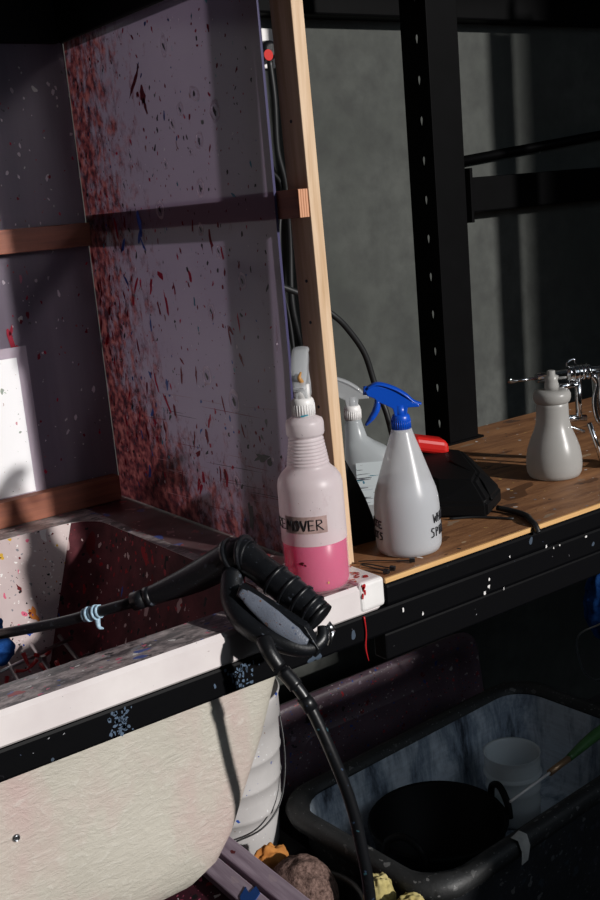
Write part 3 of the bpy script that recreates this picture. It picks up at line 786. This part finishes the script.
# grey bottle behind
root = thing('spray_bottle', 'greyish clear spray bottle with a printed label half hidden behind the blue-headed bottle', 'spray bottle', (.910, 1.17, .8999), math.radians(-36))
bm = bmesh.new()
secs = []
for (z, xl, xr, yy) in [(0, -.012, .060, .022), (.004, -.016, .064, .026), (.06, -.016, .064, .026), (.085, -.016, .062, .026), (.098, -.0155, .055, .025), (.108, -.015, .042, .022), (.116, -.0145, .028, .018), (.124, -.0135, .018, .015), (.140, -.0125, .0135, .0125), (.146, -.0115, .012, .0115), (.150, -.0115, .0115, .011)]:
    cx = (xl + xr) / 2; rx = (xr - xl) / 2; P = []
    for k in range(40):
        a = 2 * PI * k / 40; c_, s_ = math.cos(a), math.sin(a); e = .75 if rx > yy * 1.1 else 1
        P.append(Vector((cx + math.copysign(abs(c_) ** e, c_) * rx, math.copysign(abs(s_) ** e, s_) * yy, z)))
    secs.append(P)
loft(bm, secs); obj('bottle_body', bm, M_B2, root)
bm = bmesh.new()
loft(bm, [[Vector((cx, -.0268, z)) for z in (.03, .092)] for cx in (-.002, .015, .03, .045, .052)], 0, False, False, closed=False)
obj('printed_label', bm, M_LABEL, root)
sprayer(root, .150, M_CLEAR, M_WHITEP, .95, math.radians(180 + 180), collar_r=.0125)

# black sheet between post and cone bottle
bm = bmesh.new()
prism(bm, [(-.03, 0), (.037, 0), (.036, .012), (.031, .035), (.022, .062), (.008, .095), (-.006, .122), (-.016, .128), (-.03, .13)], 0, .012, 'y', bev=.002)
bm.transform(Matrix.Translation((.832, 1.085, .9)) @ Matrix.Rotation(math.radians(-6), 4, 'Z'))
obj('black_scoop', bm, M_DARKCL, label='black curved plastic offcut standing between the post and the cone bottle', cat='offcut')

# zip ties
def ziptie(pts, label):
    root = thing('cable_tie', label, 'cable tie', pts[0], 0, 'black cable ties on the corner of the shelf')
    o = Vector(pts[0]); bm = bmesh.new(); tube(bm, [Vector(p) - o for p in pts], .0016, 6, flat=.4); obj('strap', bm, M_BLKP, root)
    d = (Vector(pts[-1]) - Vector(pts[-2])).normalized(); e = Vector(pts[-1]) - o
    bm = bmesh.new(); box(bm, (-.0035, -.003, -.0022), (.0035, .003, .0028), bev=.0006)
    bm.transform(Matrix.Translation(e) @ d.to_track_quat('X', 'Z').to_matrix().to_4x4()); obj('tie_head', bm, M_BLKP, root)
ziptie([(.786, 1.022, .9052), (.800, 1.008, .9055), (.820, .990, .904), (.836, .9765, .9035)], 'black cable tie nearest the cone bottle, its head at the shelf edge')
ziptie([(.783, 1.012, .9052), (.789, .995, .9058), (.795, .98, .9045), (.800, .9725, .9035)], 'black cable tie in the middle of the three by the rim corner')
ziptie([(.7795, 1.010, .9055), (.781, .99, .906), (.785, .978, .9045), (.7875, .9695, .9035)], 'black cable tie closest to the white corner cap')

# black tool on shelf with red end
root = thing('power_tool', 'black angular power tool with a red end lying on the wooden shelf', 'power tool', (1.07, 1.15, .9))
bm = bmesh.new()
lo_ = [(1.20, 1.235), (1.17, 1.33), (1.10, 1.34), (1.015, 1.20), (.985, 1.09), (1.03, 1.035), (1.10, 1.075)]
hi_ = [(1.165, 1.225), (1.145, 1.295), (1.10, 1.30), (1.035, 1.20), (1.015, 1.12), (1.045, 1.075), (1.085, 1.105)]
c = Vector((1.07, 1.15, 0))
r0 = [Vector((a, b, 0)) - c for a, b in lo_]; r1 = [Vector((a, b, .022)) - c for a, b in lo_]; r2 = [Vector((a, b, .046)) - c for a, b in hi_]
loft(bm, [r0, r1, r2], 0, smooth=False); bmesh.ops.bevel(bm, geom=list(bm.edges), offset=.004, segments=2, affect='EDGES')
tube(bm, [(.03, .03, .047), (.0, -.06, .042), (-.02, -.105, .02)], .0018, 6)
obj('tool_body', bm, M_DARKCL, root)
bm = bmesh.new(); box(bm, (-.03, -.018, -.013), (.03, .018, .013), bev=.009, seg=3)
for v in bm.verts: v.co.z -= max(0, v.co.x) * .5
bm.transform(Matrix.Translation((.055, .105, .064)) @ Matrix.Rotation(math.radians(-25), 4, 'Z')); obj('red_grip', bm, M_REDP, root, label='glossy red end')
bm = bmesh.new(); tube(bm, [(1.06, 1.045, .906), (1.065, 1.015, .9045), (1.060, .99, .9045), (1.047, .970, .9045), (1.041, .957, .902), (1.039, .950, .893)], .0042, 8)
obj('tool_cord', bm, M_CABLE, label='black cord running from the power tool over the shelf edge', cat='cord')
bm = bmesh.new(); tube(bm, [(.99, 1.07, .9022), (1.02, 1.045, .9022), (1.045, 1.00, .9022)], .0018, 6)
obj('thin_cord', bm, M_CABLE, label='thin dark cord lying on the shelf in front of the power tool', cat='cord')

# flask with chrome spray gun
root = thing('spray_gun', 'white flask bottle with a chrome spray gun head at the right end of the shelf', 'spray gun', (1.258, 1.112, .8999))
bm = bmesh.new()
lathe(bm, [(.034, 0), (.039, .002), (.042, .008), (.0432, .018), (.0430, .030), (.0405, .045), (.0355, .060), (.0295, .074), (.0262, .086), (.0250, .098), (.0246, .112), (.0240, .122)]); obj('flask', bm, M_FLASK, root)
bm = bmesh.new(); lathe(bm, [(.024, .117), (.0272, .120), (.0288, .125), (.0288, .131), (.0265, .136), (.018, .138)]); obj('flask_lip', bm, M_FLASK, root)
bm = bmesh.new(); lathe(bm, [(.0105, .137), (.0112, .146), (.0095, .152), (.0112, .158), (.0062, .161), (.0062, .167), (.005, .168)], seg=24)
obj('cap_knob', bm, M_FLASK, root)
dx = Vector((.92, -.39, 0)).normalized()
def G(s, z, o=0.0): return Vector((dx.x * s - dx.y * o * -1, dx.y * s + dx.x * o, z))
bm = bmesh.new()
tube(bm, [G(-.044, .156, .02), G(-.004, .156, .02)], .0022, 12, smooth=0); tube(bm, [G(-.004, .156, .02), G(.15, .157, .02)], .0075, 14, smooth=0)
tube(bm, [G(.045, .157, .02), G(.085, .157, .02)], .0115, 16, smooth=0)
for k in range(5): tube(bm, [G(.048 + k * .008, .157, .02), G(.051 + k * .008, .157, .02)], .013, 16, smooth=0)
obj('barrel', bm, M_CHROME, root)
bm = bmesh.new(); tube(bm, [G(-.050, .160, .02), G(-.045, .157, .02), G(-.036, .156, .02)], [.0052, .0042, .0025], 12, smooth=2); obj('nozzle_tip', bm, M_CHROME, root)
bm = bmesh.new(); tube(bm, [G(.052, .165, .02), G(.048, .172, .02), G(.053, .177, .02), G(.061, .178, .02), G(.063, .172, .02)], .0018, 8); obj('hanging_hook', bm, M_CHROME, root)
bm = bmesh.new()
tube(bm, [G(.022, .137, .02), G(.066, .139, .02)], .005, 10, smooth=0); tube(bm, [G(.066, .150, .02), G(.066, .082, .02)], .0055, 10, smooth=0)
tube(bm, [G(.028, .088, .02), G(.078, .082, .02)], .0055, 10, smooth=0)
tube(bm, [G(.022, .076, .02), G(.05, .071, .02), G(.074, .060, .02)], .003, 8)
obj('frame', bm, M_CHROME, root)
bm = bmesh.new(); tube(bm, [G(.086, .150, .015), G(.094, .135, .015), G(.088, .110, .015), (G(.092, .080, .015)), G(.108, .058, .015)], .0042, 10); obj('trigger', bm, M_CHROME, root)
bm = bmesh.new(); tube(bm, [G(.062, .076, .0), G(.074, .04, .0), G(.085, .004, .0)], [.004, .004, .004], 10, smooth=0); tube(bm, [G(.10, .155, .02), G(.108, .09, .02), G(.135, .012, .02)], [.012, .013, .016], 12, flat=.6); 
tube(bm, [G(.085, .005, .0), G(.135, .010, .02)], .006, 10, smooth=0)
obj('handle', bm, M_CHROME, root)

# ------------------------------------------------------------------ pressure washer gun
root = thing('pressure_washer_gun', 'black pressure washer gun resting across the white tub rim', 'spray gun', (.594, .99, .9))
O = Vector((.594, .99, .9))
def L(*p): return [Vector(q) - O for q in p]
bm = bmesh.new()
tube(bm, L((.600, .977, .972), (.594, .992, .972), (.580, 1.018, .957), (.565, 1.042, .942), (.545, 1.068, .928), (.520, 1.098, .914)), [.018, .020, .0195, .018, .0145, .010], 18)
for k, (p, q) in enumerate([((.5985, .982, .9745), (.5965, .986, .9742)), ((.591, .996, .9715), (.5885, 1.0005, .969))]):
    tube(bm, L(p, q), .0215, 18, smooth=0)
obj('gun_body', bm, M_GUNP, root)
bm = bmesh.new(); tube(bm, L((.523, 1.094, .9155), (.512, 1.107, .910)), .0115, 14, smooth=0); tube(bm, L((.528, 1.089, .9175), (.523, 1.094, .9155)), .0125, 14, smooth=0); obj('lance_nut', bm, M_GUNP, root)
bm = bmesh.new(); tube(bm, L((.515, 1.103, .911), (.486, 1.15, .894), (.454, 1.2, .876), (.40, 1.285, .852)), .0068, 12, smooth=3); lance = obj('lance', bm, M_GUNP, root)
bm = bmesh.new()
for k in range(5): tube(bm, L((.486 - .0028 * k, 1.149 + .004 * k, .8945 - .0014 * k), (.4845 - .0028 * k, 1.1515 + .004 * k, .8937 - .0014 * k)), .0085 + .0012 * (k % 2), 10, smooth=0)
tube(bm, L((.484, 1.155, .888), (.482, 1.15, .876), (.487, 1.148, .872)), [.004, .003, .001], 6)
obj('tape_wrap', bm, simple('blue_white_tape', (.35, .5, .62), .5, 0, .5, 120), lance, label='pale blue tape wrap')
bm = bmesh.new()
gp = [(.598, .985, .971), (.603, .964, .960), (.610, .945, .948), (.617, .927, .936), (.623, .911, .925), (.628, .898, .915)]
tube(bm, L(*gp), [.0185, .0155, .0165, .0168, .0165, .0165], 20, flat=1.12)
for k in range(4):
    u = .38 + k * .17; i = u * 5; a = Vector(gp[int(i)]); b = Vector(gp[int(i) + 1]); p = a + (b - a) * (i - int(i)); d = (Vector(gp[-1]) - Vector(gp[0])).normalized()
    tube(bm, [p - O, p + d * .0035 - O], .0182, 20, smooth=0, flat=1.12)
grip = obj('grip', bm, M_GUNP, root)
bm = bmesh.new(); d = (Vector(gp[-1]) - Vector(gp[-2])).normalized(); e = Vector(gp[-1]) - O
tube(bm, [e + d * .001, e + d * .006], .0175, 20, smooth=0); obj('grip_cap', bm, M_BLKP, grip)
# end latch
bm = bmesh.new(); tube(bm, [e + d * .006 + Vector((.004, -.004, -.008)), e + d * .013 + Vector((.006, -.004, -.010))], [.006, .004], 8, smooth=0)
tube(bm, [e + d * .013 + Vector((.006, -.004, -.010)), e + d * .013 + Vector((.0, -.002, -.026))], [.003, .002], 8, smooth=0)
obj('end_latch', bm, M_STEEL, root)
# trigger blade
bm = bmesh.new()
tp = L((.567, .952, .9465), (.573, .935, .935), (.581, .914, .920), (.593, .893, .903), (.602, .882, .896))
tube(bm, tp, [.005, .0088, .0106, .0095, .003], 16, flat=.30, upv=(-.5, -.75, .42)); obj('trigger', bm, M_TRIG, root, label='worn blue-grey trigger')
# guard
bm = bmesh.new()
tube(bm, L((.583, .990, .955), (.569, .972, .932), (.565, .946, .914), (.572, .920, .902), (.588, .900, .892), (.606, .887, .886), (.621, .883, .893), (.628, .889, .903)), [.014, .014, .014, .012, .011, .009, .007, .006], 12)
prism(bm, [(0, 0), (.095, -.055), (.10, -.045), (.085, -.02), (.01, .02)], -.006, .006, 'y', bev=.001,
      M=Matrix.Translation(Vector((.568, .965, .932)) - O) @ Matrix.Rotation(math.radians(-62), 4, 'Z'))
obj('hand_guard', bm, M_GUNP, root)
bm = bmesh.new(); tube(bm, L((.566, .912, .902), (.5635, .900, .892), (.568, .890, .876)), [.0095, .0085, .008], 12); obj('hose_coupling', bm, M_BLKP, root)

bm = bmesh.new()
tube(bm, [(.5685, .886, .874), (.572, .878, .866), (.582, .862, .838), (.594, .845, .783), (.607, .836, .723), (.614, .832, .664), (.619, .832, .607), (.625, .84, .5), (.63, .86, .3), (.62, .88, .1), (.60, .86, .012), (.5, .80, .009), (.3, .7, .009)], .0066, 12)
tube(bm, [(.569, .885, .873), (.572, .879, .866), (.5755, .872, .857)], .0082, 12, smooth=3)
tube(bm, [(.579, .866, .846), (.584, .860, .832)], .0080, 12, smooth=0)
obj('pressure_hose', bm, M_HOSE, label='black hose hanging from the pressure washer gun in front of the tub', cat='hose')

# ------------------------------------------------------------------ things under the shelf
# trough
root = thing('mixing_trough', 'large rectangular black trough with pale blue-grey paint stains inside', 'trough', (1.155, 1.205, 0), math.radians(3.5))
def rr(hx, hy, z, r): return rrect(-hx, hx, -hy, hy, z, r)
bm = bmesh.new(); loft(bm, [rr(.262, .135, .0, .05), rr(.270, .142, .02, .06), rr(.292, .165, .372, .06)], 0, True, False)
obj('outer_wall', bm, M_TROUT, root)
bm = bmesh.new(); loft(bm, [rr(.284, .157, .385, .06), rr(.280, .152, .36, .06), rr(.270, .142, .24, .055), rr(.255, .128, .222, .05)], 0, False, True)
obj('inner_wall', bm, M_TRIN, root, recalc=False)
bm = bmesh.new(); loft(bm, [rr(.284, .157, .386, .06), rr(.288, .161, .396, .06), rr(.300, .173, .400, .065), rr(.312, .185, .396, .07), rr(.316, .189, .384, .07), rr(.312, .185, .370, .07), rr(.290, .163, .366, .06)], 0, False, False)
for v in bm.verts: v.co.z += .003 * noise.noise(v.co * 25)
obj('rolled_rim', bm, M_RIMG, root)
bm = bmesh.new()
for sgn in (0,):
    rings = [[Vector((-.135, -.176, .402)), Vector((-.112, -.172, .402))], [Vector((-.133, -.188, .401)), Vector((-.110, -.186, .401))], [Vector((-.132, -.1935, .385)), Vector((-.112, -.1935, .386))], [Vector((-.133, -.193, .362)), Vector((-.118, -.193, .364))]]
    loft(bm, rings, 0, False, False, closed=False)
obj('tape_scrap', bm, M_TAPE, root, label='scrap of pale tape')

# flexible bucket in trough
root = thing('rubber_bucket', 'round black rubber bucket sitting in the left half of the trough', 'bucket', (1.045, 1.20, .224))
bm = bmesh.new(); lathe(bm, [(.085, 0), (.092, .004), (.112, .115), (.116, .122), (.113, .126), (.108, .120), (.088, .010), (.04, .008)], seg=48); 
for f in bm.faces: f.smooth = True
obj('bucket_wall', bm, M_DARKCL, root)
for a, lab in ((-20, ''), (200, '')):
    bm = bmesh.new(); A = math.radians(a); c_ = Vector((math.cos(A), math.sin(A), 0)) * .113; tt = Vector((-math.sin(A), math.cos(A), 0)) * .035
    tube(bm, [c_ - tt + Vector((0, 0, .115)), c_ - tt * .8 + Vector((0, 0, .14)), c_ + Vector((0, 0, .155)), c_ + tt * .8 + Vector((0, 0, .14)), c_ + tt + Vector((0, 0, .115))], .006, 10); obj('handle', bm, M_DARKCL, root)

# ribbed clear jar
root = thing('plastic_jar', 'clear ribbed plastic jar standing in the trough against its back wall', 'jar', (1.280, 1.255, .224))
bp = [(.042, 0), (.046, .003), (.047, .01), (.0475, .03), (.0495, .036), (.0475, .042), (.048, .062), (.0505, .066), (.048, .070), (.0485, .088), (.052, .091), (.053, .094), (.049, .097)]
for k in range(4): bp += [(.0488 - 0, .100 + .007 * k), (.0502, .103 + .007 * k)]
bp += [(.050, .130), (.0515, .132), (.049, .131), (.0465, .128), (.046, .03), (.044, .005)]
bm = bmesh.new(); lathe(bm, bp, seg=44, cap1=True); obj('jar_wall', bm, M_JAR, root)
bm = bmesh.new(); lathe(bm, [(.043, .006), (.0455, .010), (.0455, .028)]); obj('residue', bm, simple('grey_residue', (.35, .33, .33), .6, 0, .2, 40), root)

# brush
root = thing('paint_brush', 'green-handled brush lying along the front rim of the trough', 'brush', (1.09, 1.065, .405))
O = Vector((1.09, 1.065, .405))
bm = bmesh.new(); tube(bm, [(.158, .030, .012), (.205, .036, .017), (.24, .040, .020), (.30, .045, .024)], [.006, .009, .010, .009], 12); obj('handle', bm, M_GREEN, root)
bm = bmesh.new(); tube(bm, [(.105, .024, .010), (.158, .030, .012)], .0055, 10, smooth=0); obj('ferrule', bm, M_BRASS, root)
bm = bmesh.new(); tube(bm, [(.0, .012, .0075), (.105, .024, .010)], .0022, 8, smooth=0); obj('shaft', bm, M_WHITEP, root)

# lid
root = thing('tub_lid', 'rounded plastic lid with red paint splatters leaning behind the trough', 'lid', (1.215, 1.50, 0), 0)
bm = bmesh.new()
def lidring(hx, z0, z1, y, r):
    P = rrect(-hx, hx, z0, z1, 0, r); return [Vector((p.x, y, p.y)) for p in P]
loft(bm, [lidring(.275, .0, .447, .020, .05), lidring(.278, .0, .450, .006, .05), lidring(.270, .007, .442, .0, .045), lidring(.245, .03, .417, .0, .04), lidring(.238, .037, .410, .010, .035), lidring(.20, .07, .372, .010, .03), lidring(.195, .075, .367, .006, .03)], 0, True, True)
bm.transform(Matrix.Rotation(math.radians(-6), 4, 'X'))
obj('lid_shell', bm, M_LID, root)

# white bucket on black crate
bm = bmesh.new(); box(bm, (.66, 1.30, 0), (.855, 1.56, .33), bev=.008); box(bm, (.665, 1.296, .04), (.85, 1.304, .06)); box(bm, (.665, 1.296, .2), (.85, 1.304, .22))
obj('black_crate', bm, M_BLKP, label='black crate under the white bucket', cat='crate')
bm = bmesh.new(); box(bm, (.30, 1.0, 0), (.60, 1.35, .235), bev=.008); obj('black_crate', bm, M_BLKP, label='black crate under the printing screens', cat='crate')
root = thing('white_bucket', 'dirty white ribbed plastic bucket standing behind the tub', 'bucket', (.775, 1.40, .331))
bm = bmesh.new()
bp = [(.070, 0), (.073, .004), (.077, .055), (.0785, .075), (.0835, .077), (.0825, .082), (.084, .105), (.0840, .125), (.0875, .127), (.0862, .131), (.087, .155), (.0872, .172), (.0905, .174), (.0892, .178), (.090, .2), (.0903, .226), (.0940, .229), (.094, .262), (.097, .270), (.0955, .274), (.092, .268), (.07, .01)]
lathe(bm, bp); obj('bucket_wall', bm, M_BUCK, root)
bm = bmesh.new(); 
tube(bm, [(.0935, -.02, .235), (.084, -.045, .18), (.068, -.066, .13), (.04, -.084, .09), (.0, -.088, .065), (-.05, -.075, .055)], .0016, 6); obj('wire_handle', bm, M_BLKP, root)

# rag bucket
root = thing('rag_bucket', 'low black bucket holding old rags beside the trough', 'bucket', (.765, 1.185, 0))
bm = bmesh.new(); lathe(bm, [(.068, 0), (.072, .004), (.086, .325), (.090, .332), (.086, .334), (.080, .322), (.068, .05)], seg=40); obj('bucket_wall', bm, M_BLKP, root)
def rag(name, label, loc, sx, sy, sz, seed, mt, amp=.5, fr=14):
    bm = bmesh.new(); bmesh.ops.create_icosphere(bm, subdivisions=5, radius=1)
    for v in bm.verts:
        p = v.co * 1.0 + Vector((seed, seed * 2, 0))
        fold = 1 - abs(noise.noise(Vector((p.x * 2.2, p.y * 2.2, p.z * .8)))) * 2
        d = amp * (fold * .35 + noise.noise(p * 3.5) * .3 + noise.noise(p * fr) * .04); v.co *= (1 + d * .6)
        v.co.x *= sx; v.co.y *= sy; v.co.z *= sz
    bm.transform(Matrix.Translation(loc))
    for f in bm.faces: f.smooth = True
    return obj(name, bm, mt, label=label, cat='rag')
rag('towel_rag', 'brown terry towel rag bunched in the rag bucket', (.752, 1.176, .357), .050, .052, .058, 3.1, M_TOWEL, .35, 40)
rag('cloth_rag', 'orange cloth tucked behind the brown towel', (.742, 1.248, .360), .036, .017, .046, 7.7, M_ORCL, .8)
rag('cloth_rag', 'pale yellow cloth crumpled at the very bottom beside the hanging hose', (.812, 1.068, .385), .020, .020, .030, 9.3, M_YECL, .9)
rag('cloth_rag', 'second yellow cloth fold just right of the hose at the bottom edge', (.822, 1.016, .385), .022, .018, .022, 5.3, M_YECL, .9)
bm = bmesh.new(); box(bm, (.79, .985, 0), (.838, 1.10, .362), bev=.006); obj('black_canister', bm, M_BLKP, label='narrow black canister under the yellow cloth', cat='canister')

# printing screens stored under the tub
def screen(loc, tilt, w_, d_, label):
    root = thing('printing_screen', label, 'printing screen', loc); root.rotation_euler = (0, tilt, 0)
    # lies in local x (down slope, negative) / y
    bw, bt = .030, .022
    for nm, lo, hi in (('frame_rail', (-bw, -d_ / 2, 0), (0, d_ / 2, bt)), ('frame_rail', (-w_, -d_ / 2, 0), (-w_ + bw, d_ / 2, bt)), ('frame_rail', (-w_ + bw, -d_ / 2, 0), (-bw, -d_ / 2 + bw, bt)), ('frame_rail', (-w_ + bw, d_ / 2 - bw, 0), (-bw, d_ / 2, bt))):
        bm = bmesh.new(); box(bm, lo, hi, bev=.002); obj(nm, bm, M_SCRW, root)
    bm = bmesh.new(); box(bm, (-w_ + bw, -d_ / 2 + bw, .004), (-bw, d_ / 2 - bw, .006)); obj('mesh', bm, M_MESH, root)
    return root
screen((.712, 1.13, .402), math.radians(-15), .42, .42, 'purple-stained wooden screen frame nearest the rag bucket, its rail unpainted by blue')
s2 = screen((.662, 1.15, .4135), math.radians(-15), .42, .42, 'wooden screen frame with a blue patch on its rail, lying on the other frame')
s2['label'] = s2['label']
bm = bmesh.new(); prism(bm, [(-.02, -.012), (-.004, -.016), (.012, -.010), (.016, .006), (.002, .004), (.006, .018), (-.010, .010)], 0, .001, 'z')
bm.transform(Matrix.Translation((-.014, -.01, .0222))); obj('blue_paint_patch', bm, simple('blue_patch', (.01, .06, .25), .5), s2)

# blue bag hanging at far right with wire
rag('blue_cloth', 'blue cloth hanging in the dark under the right end of the shelf', (1.475, 1.18, .615), .055, .035, .075, 2.2, M_BLCL, .7)
bm = bmesh.new(); tube(bm, [(1.42, 1.11, .665), (1.385, 1.12, .615), (1.37, 1.17, .575), (1.40, 1.19, .50), (1.44, 1.2, .46), (1.47, 1.2, .45)], .0016, 6)
obj('bent_wire', bm, M_STEEL, label='bent steel wire beside the blue cloth', cat='wire')
